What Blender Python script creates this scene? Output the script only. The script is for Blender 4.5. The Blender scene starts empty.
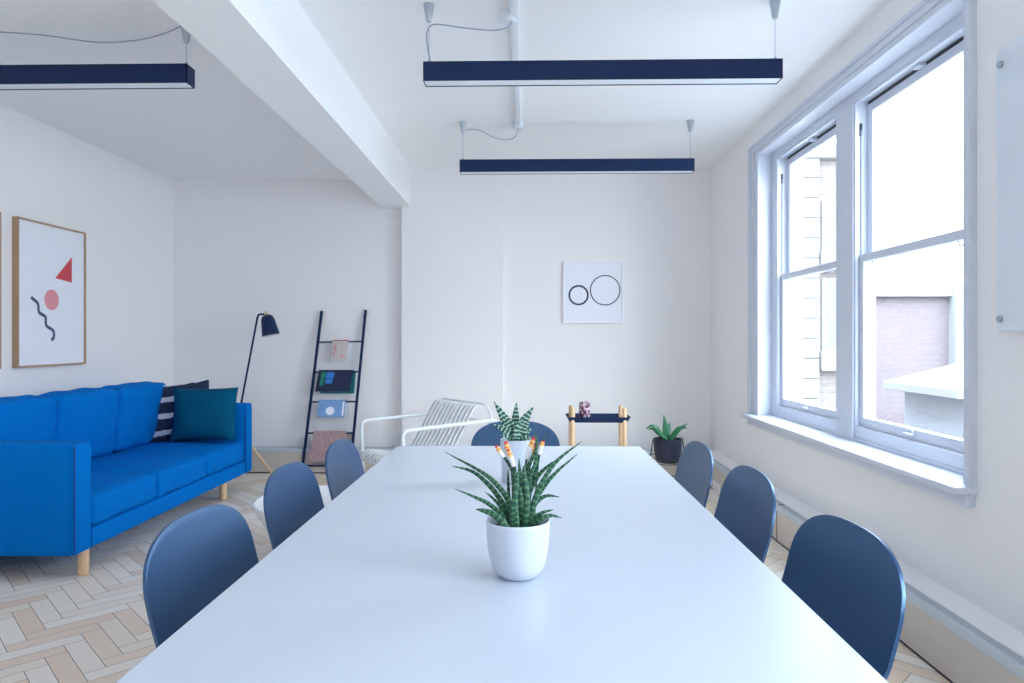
import bpy, bmesh, math, random
from mathutils import Vector, Matrix
random.seed(7)
S = bpy.context.scene
COL = S.collection
PI = math.pi

# ------------------------------------------------------------------ materials
def lin(c):
    return tuple((v/255/12.92 if v/255 <= .04045 else ((v/255+.055)/1.055)**2.4) for v in c)

class NT:
    def __init__(s, m):
        s.t = m.node_tree
    def n(s, kind, **kw):
        nd = s.t.nodes.new(kind)
        for k, v in kw.items():
            if k.startswith('i_'):
                nd.inputs[k[2:].replace('_', ' ')].default_value = v
            else:
                setattr(nd, k, v)
        return nd
    def l(s, a, b):
        s.t.links.new(a, b)

def mat(name, rgb, rough=.5, metal=0, spec=.5, bump=0, bscale=200, mottle=0, mscale=3, sheen=0, coat=0, ior=1.5, tint=None):
    m = bpy.data.materials.new(name)
    m.use_nodes = True
    t = NT(m)
    b = m.node_tree.nodes['Principled BSDF']
    c = lin(rgb) + (1,)
    b.inputs['Base Color'].default_value = c
    b.inputs['Roughness'].default_value = rough
    b.inputs['Metallic'].default_value = metal
    b.inputs['Specular IOR Level'].default_value = spec
    b.inputs['IOR'].default_value = ior
    if tint: b.inputs['Specular Tint'].default_value = tint + (1,)
    if sheen:
        b.inputs['Sheen Weight'].default_value = sheen
        b.inputs['Sheen Roughness'].default_value = .5
    if coat:
        b.inputs['Coat Weight'].default_value = coat
        b.inputs['Coat Roughness'].default_value = .15
    if bump or mottle:
        tc = t.n('ShaderNodeTexCoord')
        if bump:
            no = t.n('ShaderNodeTexNoise', i_Scale=bscale, i_Detail=3.0)
            t.l(tc.outputs['Object'], no.inputs['Vector'])
            bp = t.n('ShaderNodeBump', i_Strength=bump, i_Distance=.002)
            t.l(no.outputs['Fac'], bp.inputs['Height'])
            t.l(bp.outputs['Normal'], b.inputs['Normal'])
        if mottle:
            n2 = t.n('ShaderNodeTexNoise', i_Scale=mscale, i_Detail=4.0)
            t.l(tc.outputs['Object'], n2.inputs['Vector'])
            mx = t.n('ShaderNodeMix', data_type='RGBA')
            mx.inputs[6].default_value = tuple(v*(1-mottle) for v in c[:3]) + (1,)
            mx.inputs[7].default_value = tuple(min(1, v*(1+mottle)) for v in c[:3]) + (1,)
            t.l(n2.outputs['Fac'], mx.inputs[0])
            t.l(mx.outputs[2], b.inputs['Base Color'])
    return m

M = {}
M['wall'] = mat('wall_paint', (240, 238, 238), .75, bump=.08, bscale=120)
M['ceiling'] = mat('ceiling_paint', (241, 241, 241), .8, bump=.05, bscale=120)
M['white_paint'] = mat('white_gloss_paint', (208, 213, 224), .35)
M['taupe'] = mat('taupe_trunking_paint', (204, 194, 184), .45, mottle=.06, mscale=2.5)
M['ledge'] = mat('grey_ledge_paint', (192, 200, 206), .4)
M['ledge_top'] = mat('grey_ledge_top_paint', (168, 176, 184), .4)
M['dark_gap'] = mat('dark_gap', (60, 60, 66), .7)
M['table'] = mat('white_laminate', (198, 206, 219), .24, spec=.5)
M['navy_plastic'] = mat('navy_moulded_plastic', (6, 48, 92), .36, bump=.12, bscale=260, spec=1.0, ior=1.8, tint=(.42, .68, 1.0))
M['black_metal'] = mat('black_powder_coat', (22, 24, 32), .4)
M['navy_metal'] = mat('navy_powder_coat', (4, 34, 76), .5, spec=.3)
M['blue'] = mat('blue_sofa_fabric', (0, 110, 194), .9, bump=.35, bscale=420, mottle=.05, mscale=6, spec=.05)
M['blue_dark'] = mat('blue_seam_fabric', (10, 70, 150), .9)
M['birch'] = mat('birch_wood', (226, 190, 150), .5, mottle=.12, mscale=9)
M['oak'] = mat('oak_frame_wood', (180, 148, 120), .5, mottle=.15, mscale=14)
M['teal'] = mat('teal_velvet', (0, 80, 112), .85, bump=.5, bscale=160, spec=.08)
M['paper'] = mat('white_paper', (236, 238, 246), .5)
M['white_frame'] = mat('white_picture_frame', (238, 239, 242), .5)
M['ceramic'] = mat('white_ceramic', (204, 211, 225), .3)
M['soil'] = mat('dark_soil', (52, 36, 30), .95, bump=1, bscale=300)
M['moss'] = mat('green_moss', (96, 128, 60), .95, bump=1, bscale=200)
M['steel'] = mat('brushed_steel', (178, 186, 194), .35, metal=.7)
M['cable'] = mat('clear_grey_cable', (150, 156, 178), .5)
M['pvc'] = mat('white_pvc', (222, 226, 232), .45)
M['diffuser'] = mat('opal_diffuser', (232, 236, 242), .35)
M['lounge'] = mat('pale_grey_powder_coat', (222, 226, 228), .4)
M['brass'] = mat('brass', (200, 180, 110), .3, metal=1)
M['red'] = mat('red_print', (206, 66, 78), .6)
M['pink'] = mat('pink_print', (230, 150, 160), .6)
M['slate'] = mat('slate_print', (74, 84, 120), .6)
M['ink'] = mat('ink_print', (50, 58, 84), .6)
M['white_low'] = mat('white_lacquer', (232, 234, 238), .25)
M['agave'] = mat('agave_leaf', (24, 92, 58), .45, mottle=.25, mscale=30)
M['navy_pot'] = mat('navy_pot_glaze', (17, 25, 50), .45)
M['socket'] = mat('socket_plastic', (236, 236, 236), .4)
M['stone'] = mat('pale_stone', (150, 148, 147), .8, mottle=.06, mscale=2)
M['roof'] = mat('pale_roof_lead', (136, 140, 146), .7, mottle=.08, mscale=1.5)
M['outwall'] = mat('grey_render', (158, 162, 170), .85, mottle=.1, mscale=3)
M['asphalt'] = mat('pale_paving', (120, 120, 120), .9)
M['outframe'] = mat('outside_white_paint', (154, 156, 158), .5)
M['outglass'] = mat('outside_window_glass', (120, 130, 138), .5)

def glass(name, tint=(246, 250, 252), rough=0):
    m = bpy.data.materials.new(name); m.use_nodes = True
    t = NT(m); nt = m.node_tree
    nt.nodes.remove(nt.nodes['Principled BSDF'])
    out = nt.nodes['Material Output']
    tr = t.n('ShaderNodeBsdfTransparent'); tr.inputs[0].default_value = lin(tint) + (1,)
    gl = t.n('ShaderNodeBsdfGlossy'); gl.inputs['Roughness'].default_value = .02
    mx = t.n('ShaderNodeMixShader'); mx.inputs[0].default_value = .035
    t.l(tr.outputs[0], mx.inputs[1]); t.l(gl.outputs[0], mx.inputs[2])
    t.l(mx.outputs[0], out.inputs['Surface'])
    return m
M['glass'] = glass('window_glass')
M['board_glass'] = mat('white_backed_glass', (222, 228, 236), .12, spec=.5)

def floor_mat():
    m = bpy.data.materials.new('oak_herringbone'); m.use_nodes = True
    t = NT(m); b = m.node_tree.nodes['Principled BSDF']
    at = t.n('ShaderNodeAttribute', attribute_name='board', attribute_type='GEOMETRY')
    uv = t.n('ShaderNodeUVMap', uv_map='UVMap')
    mp = t.n('ShaderNodeMapping'); mp.inputs['Scale'].default_value = (60, 4, 1)
    t.l(uv.outputs[0], mp.inputs['Vector'])
    no = t.n('ShaderNodeTexNoise', i_Scale=1.0, i_Detail=5.0, i_Roughness=.6)
    t.l(mp.outputs[0], no.inputs['Vector'])
    sep = t.n('ShaderNodeSeparateColor'); t.l(at.outputs['Color'], sep.inputs[0])
    cr = t.n('ShaderNodeValToRGB')
    cr.color_ramp.elements[0].color = lin((236, 220, 202)) + (1,)
    cr.color_ramp.elements[1].color = lin((249, 241, 230)) + (1,)
    e = cr.color_ramp.elements.new(.45); e.color = lin((244, 232, 216)) + (1,)
    e = cr.color_ramp.elements.new(.03); e.color = lin((236, 212, 188)) + (1,)
    t.l(sep.outputs[0], cr.inputs[0])
    mx = t.n('ShaderNodeMix', data_type='RGBA', blend_type='MULTIPLY'); mx.inputs[0].default_value = .14
    cr2 = t.n('ShaderNodeValToRGB')
    cr2.color_ramp.elements[0].position = .3; cr2.color_ramp.elements[0].color = (.74, .67, .6, 1)
    cr2.color_ramp.elements[1].position = .65; cr2.color_ramp.elements[1].color = (1, 1, 1, 1)
    t.l(no.outputs['Fac'], cr2.inputs[0])
    t.l(cr.outputs[0], mx.inputs[6]); t.l(cr2.outputs[0], mx.inputs[7])
    t.l(mx.outputs[2], b.inputs['Base Color'])
    b.inputs['Roughness'].default_value = .42
    bp = t.n('ShaderNodeBump', i_Strength=.1, i_Distance=.001)
    t.l(no.outputs['Fac'], bp.inputs['Height']); t.l(bp.outputs[0], b.inputs['Normal'])
    return m
M['floor'] = floor_mat()

def banded_leaf(name, dark, light, freq, thr, sharp, edge=None):
    """leaf with wavering cross bands: UV v runs along the leaf, u across"""
    m = bpy.data.materials.new(name); m.use_nodes = True
    t = NT(m); b = m.node_tree.nodes['Principled BSDF']
    uv = t.n('ShaderNodeUVMap', uv_map='UVMap')
    sp = t.n('ShaderNodeSeparateXYZ'); t.l(uv.outputs[0], sp.inputs[0])
    no = t.n('ShaderNodeTexNoise', i_Scale=9.0, i_Detail=2.0)
    t.l(uv.outputs[0], no.inputs['Vector'])
    m1 = t.n('ShaderNodeMath', operation='MULTIPLY'); m1.inputs[1].default_value = freq
    t.l(sp.outputs[1], m1.inputs[0])
    m2 = t.n('ShaderNodeMath', operation='MULTIPLY_ADD'); m2.inputs[1].default_value = 9
    t.l(no.outputs['Fac'], m2.inputs[0]); t.l(m1.outputs[0], m2.inputs[2])
    si = t.n('ShaderNodeMath', operation='SINE'); t.l(m2.outputs[0], si.inputs[0])
    mr = t.n('ShaderNodeMapRange'); mr.inputs[1].default_value = thr; mr.inputs[2].default_value = thr + sharp
    t.l(si.outputs[0], mr.inputs[0])
    mx = t.n('ShaderNodeMix', data_type='RGBA')
    mx.inputs[6].default_value = lin(dark) + (1,); mx.inputs[7].default_value = lin(light) + (1,)
    t.l(mr.outputs[0], mx.inputs[0])
    t.l(mx.outputs[2], b.inputs['Base Color'])
    b.inputs['Roughness'].default_value = .45
    return m
M['snake'] = banded_leaf('snake_plant_leaf', (12, 72, 56), (104, 156, 104), 80, .2, 1.1)
M['zebra'] = banded_leaf('zebra_leaf', (16, 78, 66), (176, 210, 190), 50, .3, .4)

def tip_mat():
    m = bpy.data.materials.new('painted_leaf'); m.use_nodes = True
    t = NT(m); b = m.node_tree.nodes['Principled BSDF']
    uv = t.n('ShaderNodeUVMap', uv_map='UVMap')
    sp = t.n('ShaderNodeSeparateXYZ'); t.l(uv.outputs[0], sp.inputs[0])
    cr = t.n('ShaderNodeValToRGB'); cr.color_ramp.interpolation = 'CONSTANT'
    E_ = cr.color_ramp.elements
    E_[0].color = lin((232, 234, 244)) + (1,)
    E_[1].position = .86; E_[1].color = lin((205, 50, 70)) + (1,)
    e = E_.new(.52); e.color = lin((244, 196, 120)) + (1,)
    e = E_.new(.66); e.color = lin((236, 130, 70)) + (1,)
    e = E_.new(.74); e.color = lin((244, 190, 110)) + (1,)
    t.l(sp.outputs[1], cr.inputs[0]); t.l(cr.outputs[0], b.inputs['Base Color'])
    b.inputs['Roughness'].default_value = .5
    return m
M['tip'] = tip_mat()

def brick_mat(name, c1, c2, mortar, scale):
    m = bpy.data.materials.new(name); m.use_nodes = True
    t = NT(m); b = m.node_tree.nodes['Principled BSDF']
    uv = t.n('ShaderNodeUVMap', uv_map='UVMap')
    br = t.n('ShaderNodeTexBrick', i_Scale=scale)
    br.inputs['Color1'].default_value = lin(c1) + (1,)
    br.inputs['Color2'].default_value = lin(c2) + (1,)
    br.inputs['Mortar'].default_value = lin(mortar) + (1,)
    br.inputs['Mortar Size'].default_value = .02
    br.inputs['Brick Width'].default_value = .45
    br.inputs['Row Height'].default_value = .15
    t.l(uv.outputs[0], br.inputs['Vector']); t.l(br.outputs[0], b.inputs['Base Color'])
    b.inputs['Roughness'].default_value = .9
    return m
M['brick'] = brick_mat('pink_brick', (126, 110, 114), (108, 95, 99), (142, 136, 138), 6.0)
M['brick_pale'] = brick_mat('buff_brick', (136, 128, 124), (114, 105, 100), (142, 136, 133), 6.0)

def stripe_mat():
    m = bpy.data.materials.new('navy_white_stripe_cloth'); m.use_nodes = True
    t = NT(m); b = m.node_tree.nodes['Principled BSDF']
    uv = t.n('ShaderNodeUVMap', uv_map='UVMap')
    no = t.n('ShaderNodeTexNoise', i_Scale=14.0, i_Detail=3.0); t.l(uv.outputs[0], no.inputs['Vector'])
    sp = t.n('ShaderNodeSeparateXYZ'); t.l(uv.outputs[0], sp.inputs[0])
    a = t.n('ShaderNodeMath', operation='MULTIPLY_ADD'); a.inputs[1].default_value = .05
    t.l(no.outputs['Fac'], a.inputs[0]); t.l(sp.outputs[1], a.inputs[2])
    f = t.n('ShaderNodeMath', operation='MULTIPLY_ADD'); f.inputs[1].default_value = 3.4; f.inputs[2].default_value = .6; t.l(a.outputs[0], f.inputs[0])
    fr = t.n('ShaderNodeMath', operation='FRACT'); t.l(f.outputs[0], fr.inputs[0])
    gt = t.n('ShaderNodeMath', operation='LESS_THAN'); gt.inputs[1].default_value = .3; t.l(fr.outputs[0], gt.inputs[0])
    mx = t.n('ShaderNodeMix', data_type='RGBA')
    mx.inputs[6].default_value = lin((34, 48, 78)) + (1,); mx.inputs[7].default_value = lin((222, 226, 234)) + (1,)
    t.l(gt.outputs[0], mx.inputs[0]); t.l(mx.outputs[2], b.inputs['Base Color'])
    b.inputs['Roughness'].default_value = .9
    return m
M['stripe'] = stripe_mat()

def speckle_mat(name, base, spots, scale, thr):
    m = bpy.data.materials.new(name); m.use_nodes = True
    t = NT(m); b = m.node_tree.nodes['Principled BSDF']
    tc = t.n('ShaderNodeTexCoord')
    vo = t.n('ShaderNodeTexVoronoi', i_Scale=scale); t.l(tc.outputs['Object'], vo.inputs['Vector'])
    sp = t.n('ShaderNodeSeparateColor'); t.l(vo.outputs['Color'], sp.inputs[0])
    cr = t.n('ShaderNodeValToRGB'); cr.color_ramp.interpolation = 'CONSTANT'
    cr.color_ramp.elements[0].color = lin(base) + (1,)
    cr.color_ramp.elements[1].position = thr; cr.color_ramp.elements[1].color = lin(spots[0]) + (1,)
    e = cr.color_ramp.elements.new((1 + thr)/2); e.color = lin(spots[1]) + (1,)
    t.l(sp.outputs[0], cr.inputs[0]); t.l(cr.outputs[0], b.inputs['Base Color'])
    b.inputs['Roughness'].default_value = .5
    return m
M['terrazzo'] = speckle_mat('speckled_glaze', (96, 52, 76), ((232, 216, 222), (196, 160, 176)), 75, .45)
M['pink_cover'] = speckle_mat('speckled_pink_cover', (178, 148, 150), ((160, 128, 132), (196, 168, 168)), 160, .5)
M['grey_cover'] = mat('grey_pink_cover', (206, 194, 192), .6)
M['navy_cover'] = mat('navy_cover', (16, 30, 68), .5)
M['teal_cover'] = mat('teal_cover', (24, 128, 132), .5)
M['sky_cover'] = mat('light_blue_cover', (122, 162, 212), .5)
M['green_print'] = mat('green_print', (24, 130, 104), .6)
M['blue_print'] = mat('blue_print', (44, 120, 200), .6)
M['burgundy'] = mat('burgundy_spine', (176, 48, 66), .6)

# ------------------------------------------------------------------ helpers
def tag(o, label=None, cat=None, group=None, kind=None):
    if label: o['label'] = label
    if cat: o['category'] = cat
    if group: o['group'] = group
    if kind: o['kind'] = kind
    return o

def link(name, me, parent=None):
    o = bpy.data.objects.new(name, me)
    COL.objects.link(o)
    if parent: o.parent = parent
    return o

def empty(name, loc=(0, 0, 0), rz=0):
    o = bpy.data.objects.new(name, None)
    COL.objects.link(o)
    o.empty_display_size = .1
    o.location = loc; o.rotation_euler = (0, 0, rz)
    return o

def thing(name, label, cat, loc=(0, 0, 0), rz=0, group=None):
    return tag(empty(name, loc, rz), label, cat, group)

def obj(name, bm, mats, parent=None, smooth=None, label=None):
    bmesh.ops.recalc_face_normals(bm, faces=bm.faces)
    me = bpy.data.meshes.new(name)
    bm.to_mesh(me); bm.free()
    for m in (mats if isinstance(mats, (list, tuple)) else [mats]):
        me.materials.append(m)
    if smooth is not None:
        for p in me.polygons: p.use_smooth = True
        try:
            me.set_sharp_from_angle(angle=math.radians(smooth))
        except Exception:
            pass
    o = link(name, me, parent)
    if label: o['label'] = label
    return o

def new(): return bmesh.new()

def uvl(bm):
    return bm.loops.layers.uv.get('UVMap') or bm.loops.layers.uv.new('UVMap')

def box(bm, x0, x1, y0, y1, z0, z1, mi=0, bev=0, segs=2, mtx=None):
    r = bmesh.ops.create_cube(bm, size=1)
    vs = r['verts']
    bmesh.ops.scale(bm, vec=(abs(x1-x0), abs(y1-y0), abs(z1-z0)), verts=vs)
    bmesh.ops.translate(bm, vec=((x0+x1)/2, (y0+y1)/2, (z0+z1)/2), verts=vs)
    fs = set(f for v in vs for f in v.link_faces)
    if bev:
        es = list(set(e for v in vs for e in v.link_edges))
        rr = bmesh.ops.bevel(bm, geom=es, offset=bev, segments=segs, profile=.5, affect='EDGES')
        vs2 = set()
        stack = [rr['verts'][0]] if rr['verts'] else []
        while stack:
            v = stack.pop()
            if v in vs2: continue
            vs2.add(v)
            for e in v.link_edges: stack.append(e.other_vert(v))
        vs = list(vs2)
        fs = set(f for v in vs for f in v.link_faces)
    for f in fs: f.material_index = mi
    if mtx is not None:
        bmesh.ops.transform(bm, matrix=mtx, verts=vs)
    return vs

def lathe(bm, prof, n=40, c=(0, 0, 0), mi=0, cap=False, mtx=None):
    rings = []; allv = []
    for r, z in prof:
        if r < 1e-6:
            v = bm.verts.new((c[0], c[1], c[2]+z)); rings.append([v]); allv.append(v)
        else:
            ring = [bm.verts.new((c[0]+r*math.cos(2*PI*i/n), c[1]+r*math.sin(2*PI*i/n), c[2]+z)) for i in range(n)]
            rings.append(ring); allv += ring
    for a, b in zip(rings, rings[1:]):
        for i in range(n):
            j = (i+1) % n
            if len(a) == 1 and len(b) == 1: continue
            if len(a) == 1: f = bm.faces.new((a[0], b[i], b[j]))
            elif len(b) == 1: f = bm.faces.new((a[i], a[j], b[0]))
            else: f = bm.faces.new((a[i], a[j], b[j], b[i]))
            f.material_index = mi
    if mtx is not None:
        bmesh.ops.transform(bm, matrix=mtx, verts=allv)
    return allv

def catmull(pts, n=8):
    pts = [Vector(p) for p in pts]
    if len(pts) < 3:
        return [pts[0].lerp(pts[-1], i/n) for i in range(n+1)]
    P = [2*pts[0]-pts[1]] + pts + [2*pts[-1]-pts[-2]]
    out = []
    for i in range(1, len(P)-2):
        for k in range(n):
            t = k/n
            a, b, c, d = P[i-1], P[i], P[i+1], P[i+2]
            out.append(.5*((2*b) + (c-a)*t + (2*a-5*b+4*c-d)*t*t + (3*b-a-3*c+d)*t**3))
    out.append(pts[-1])
    return out

def frames(path, up=Vector((0, 0, 1))):
    fr = []; prev = None
    for i, p in enumerate(path):
        a = path[max(0, i-1)]; b = path[min(len(path)-1, i+1)]
        t = (b-a).normalized()
        if prev is None:
            u = up if abs(t.dot(up)) < .95 else Vector((1, 0, 0))
            n = (u - t*u.dot(t)).normalized()
        else:
            n = (prev - t*prev.dot(t)).normalized()
        prev = n
        fr.append((p, t, n, t.cross(n)))
    return fr

def tube(bm, path, r, n=10, mi=0, cap=True, closed=False):
    path = [Vector(p) for p in path]
    rings = []
    fr = frames(path)
    for i, (p, t, a, b) in enumerate(fr):
        rr = r[i] if isinstance(r, (list, tuple)) else r
        rings.append([bm.verts.new(p + a*rr*math.cos(2*PI*k/n) + b*rr*math.sin(2*PI*k/n)) for k in range(n)])
    for a, b in zip(rings, rings[1:]):
        for k in range(n):
            j = (k+1) % n
            bm.faces.new((a[k], a[j], b[j], b[k])).material_index = mi
    if cap:
        bm.faces.new(rings[0][::-1]).material_index = mi
        bm.faces.new(rings[-1]).material_index = mi
    return rings

def rounded_path(pts, r, n=6):
    """polyline with filleted corners"""
    pts = [Vector(p) for p in pts]
    out = [pts[0]]
    for i in range(1, len(pts)-1):
        p = pts[i]; a = (pts[i-1]-p); b = (pts[i+1]-p)
        d = min(r, a.length*.48, b.length*.48)
        s = p + a.normalized()*d; e = p + b.normalized()*d
        for k in range(n+1):
            t = k/n
            out.append((1-t)**2*s + 2*(1-t)*t*p + t*t*e)
    out.append(pts[-1])
    return out

def grid_surface(bm, P, mi=0, uv=None, UV=None):
    """P[i][j] points -> quads; UV[i][j] optional"""
    V = [[bm.verts.new(p) for p in row] for row in P]
    lay = uvl(bm) if UV else None
    for i in range(len(V)-1):
        for j in range(len(V[0])-1):
            idx = ((i, j), (i+1, j), (i+1, j+1), (i, j+1))
            f = bm.faces.new([V[a][b] for a, b in idx]); f.material_index = mi
            if lay:
                for lp, (a, b) in zip(f.loops, idx): lp[lay].uv = UV[a][b]
    return V

def box_uv(bm):
    lay = uvl(bm)
    bm.normal_update()
    for f in bm.faces:
        n = f.normal
        for lp in f.loops:
            c = lp.vert.co
            if abs(n.z) > .7: lp[lay].uv = (c.x, c.y)
            elif abs(n.x) > abs(n.y): lp[lay].uv = (c.y, c.z)
            else: lp[lay].uv = (c.x, c.z)

def leaf(bm, pts, w, thick, mi=0, n=7, fold=.0, power=.7, base=.6, vscale=1.0, up=Vector((0, 0, 1)), vrange=(0, 1)):
    """fleshy leaf: closed lens section swept along pts, UV v along length"""
    path = catmull(pts, n)
    fr = frames(path, up)
    K = 10
    L = sum((a-b).length for a, b in zip(path, path[1:]))
    lay = uvl(bm)
    rings = []; N = len(fr)
    for i, (p, t, a, b) in enumerate(fr):
        s = i/(N-1)
        ww = w*(base + (1-base)*min(1, s/.25))*max(0.02, (1-s**2.2))**power
        th = thick*max(.05, (1-s**2))**.8
        ring = []
        for k in range(K):
            an = 2*PI*k/K
            x = math.cos(an); y = math.sin(an)
            off = b*x*ww + a*(y*th + fold*ww*abs(x))
            ring.append(bm.verts.new(p + off))
        rings.append(ring)
    for i in range(N-1):
        for k in range(K):
            j = (k+1) % K
            f = bm.faces.new((rings[i][k], rings[i][j], rings[i+1][j], rings[i+1][k]))
            f.material_index = mi
            s0 = (vrange[0] + (vrange[1]-vrange[0])*i/(N-1))*vscale; s1 = (vrange[0] + (vrange[1]-vrange[0])*(i+1)/(N-1))*vscale
            for lp, u, v in zip(f.loops, (k/K, (k+1)/K, (k+1)/K, k/K), (s0, s0, s1, s1)):
                lp[lay].uv = (math.cos(2*PI*u)*.35, v)
    f = bm.faces.new(rings[0][::-1]); f.material_index = mi
    f = bm.faces.new(rings[-1]); f.material_index = mi

def copy_tree(o, parent=None):
    c = o.copy(); COL.objects.link(c)
    if parent: c.parent = parent
    for ch in list(o.children): copy_tree(ch, c)
    return c

def struct(name, bm, m, parent=None, smooth=None):
    o = obj(name, bm, m, parent, smooth)
    o['kind'] = 'structure'
    return o

def slab(name, boxes, m, parent=None, bev=0):
    bm = new()
    for b in boxes: box(bm, *b, bev=bev)
    return struct(name, bm, m, parent)

# ------------------------------------------------------------------ the room
XL, XR, YB, YF = -3.39, 1.73, -3.2, 6.50
ZC, ZCL = 2.87, 2.78
WO = 2.06                                    # outer face of the window wall
W1 = (2.715, 5.13, .66, 2.645)                # opening of the photographed window: y0 y1 z0 z1
W2 = (-1.25, 1.5, .66, 2.645)               # next window of the same wall, behind the camera

# floor boards
def build_floor():
    bm = new()
    lay = uvl(bm)
    col = bm.loops.layers.float_color.new('board')
    W, L = .0785, .335
    cx, cy = .2035, 3.164
    s2 = math.sqrt(2)
    g = .0011
    rnd = random.Random(3)
    def add(x0, x1, y0, y1, vert):
        cs = [(x0+g, y0+g), (x1-g, y0+g), (x1-g, y1-g), (x0+g, y1-g)]
        w = []
        for x, y in cs:
            u = x + cx; v = -(y + cy)
            w.append(((u+v)/s2, (u-v)/s2))
        mx = sum(p[0] for p in w)/4; my = sum(p[1] for p in w)/4
        if not (XL-.1 < mx < XR+.1 and YB < my < YF+.1): return
        vs = [bm.verts.new((p[0], p[1], 0)) for p in w]
        f = bm.faces.new(vs)
        if f.normal.z < 0: pass
        r = rnd.random(); ou, ov = rnd.random()*20, rnd.random()*20
        for lp, (x, y) in zip(f.loops, cs):
            lx, ly = (x-x0, y-y0)
            lp[lay].uv = (lx+ou, ly+ov) if vert else (ly+ou, lx+ov)
            lp[col] = (r, rnd.random(), 0, 1)
    for i in range(-140, 141):
        for j in range(-30, 31):
            ox, oy = i*W + j*L, i*W - j*L
            add(ox, ox+L, oy, oy+W, False)
            add(ox+L, ox+L+W, oy+W-L, oy+W, True)
    n0 = len(bm.faces)
    box(bm, XL-.1, XR+.1, YB-.1, YF+.1, -.1, -.0015, mi=1)
    bmesh.ops.recalc_face_normals(bm, faces=bm.faces)
    for f in bm.faces:
        if f.material_index == 0 and f.normal.z < 0: f.normal_flip()
    me = bpy.data.meshes.new('floor'); bm.to_mesh(me); bm.free()
    me.materials.append(M['floor']); me.materials.append(M['floor_gap'])
    o = link('floor', me); o['kind'] = 'structure'
M['floor_gap'] = mat('floor_gap', (96, 74, 62), .9)
build_floor()

slab('wall_left', [(XL-.2, XL, YB, YF, 0, 3.1)], M['wall'])
# rear wall: alcove, chimney pier and the shallow recess
slab('wall_back', [(XL-.2, -1.17, YF, YF+.2, 0, 3.1), (-1.17, -.215, 6.40, YF+.2, 0, 3.1),
                   (-.215, WO, 6.44, YF+.2, 0, 3.1)], M['wall'])
# window wall, with two openings
slab('wall_right', [(XR, WO, W1[1], 6.6, 0, 3.1), (XR, WO, W2[1], W1[0], 0, 3.1), (XR, WO, YB, W2[0], 0, 3.1),
                    (XR, WO, W1[0], W1[1], 0, W1[2]), (XR, WO, W1[0], W1[1], W1[3], 3.1),
                    (XR, WO, W2[0], W2[1], 0, W2[2]), (XR, WO, W2[0], W2[1], W2[3], 3.1)], M['wall'])
slab('wall_front', [(XL-.2, WO, YB-.2, YB, 0, 3.1)], M['wall'])
slab('ceiling', [(-1.085, WO, YB, 6.6, ZC, 3.1), (XL-.2, -1.365, YB, 6.6, ZCL, 3.1)], M['ceiling'])
slab('ceiling_beam', [(-1.365, -1.085, YB, 6.55, 2.505, 3.1)], M['ceiling'])
slab('baseboard_left', [(XL, XL+.02, YB, 6.36, 0, .13)], M['white_paint'])
b = new()
sec = [(XR, .2), (1.612, .2), (1.612, .234), (1.616, .237), (XR, .243)]
va = [b.verts.new((x, YB, z)) for x, z in sec]; vb = [b.verts.new((x, 6.27, z)) for x, z in sec]
b.faces.new(va); b.faces.new(vb[::-1])
for i in range(5): b.faces.new((va[i], va[(i+1) % 5], vb[(i+1) % 5], vb[i]))
struct('baseboard_right', b, M['wall'])

# perimeter trunking: taupe panel with a grey ledge along the window wall and the rear wall
def trunking(name, along, a0, a1, face, back, joints):
    root = empty(name); root['kind'] = 'structure'
    def bx(b, p, q, z0, z1, bev=.003):
        if along == 'y': box(b, min(p, q), max(p, q), a0, a1, z0, z1, bev=bev)
        else: box(b, a0, a1, min(p, q), max(p, q), z0, z1, bev=bev)
    d = 1 if back > face else -1
    b = new(); bx(b, face, back, .012, .203); p = struct('front_panel', b, M['taupe'], root)
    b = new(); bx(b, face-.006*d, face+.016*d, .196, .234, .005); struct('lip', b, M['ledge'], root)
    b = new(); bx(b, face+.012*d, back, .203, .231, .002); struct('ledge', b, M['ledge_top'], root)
    b = new(); bx(b, face+.004*d, back, 0, .012, 0); struct('shadow_gap', b, M['dark_gap'], root)
    for c in joints:
        b = new()
        if along == 'y':
            tube(b, rounded_path([(face-.001, c, .012), (face-.001, c, .222), (face-.001+.01, c, .236), (face+.04, c-.02, .235)], .012), .0025, 6)
        else:
            tube(b, [(c, face-.001, .012), (c, face-.001, .232)], .0025, 6)
        struct('joint', b, M['dark_gap'], root)
    return root
trunking('trim_1', 'y', YB, 6.27, 1.56, 1.70, (4.28, 3.84))
trunking('trim_2', 'x', XL, -1.17, 6.36, 6.50, ())
trunking('trim_3', 'x', -1.17, 1.70, 6.27, 6.40, ())

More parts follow.
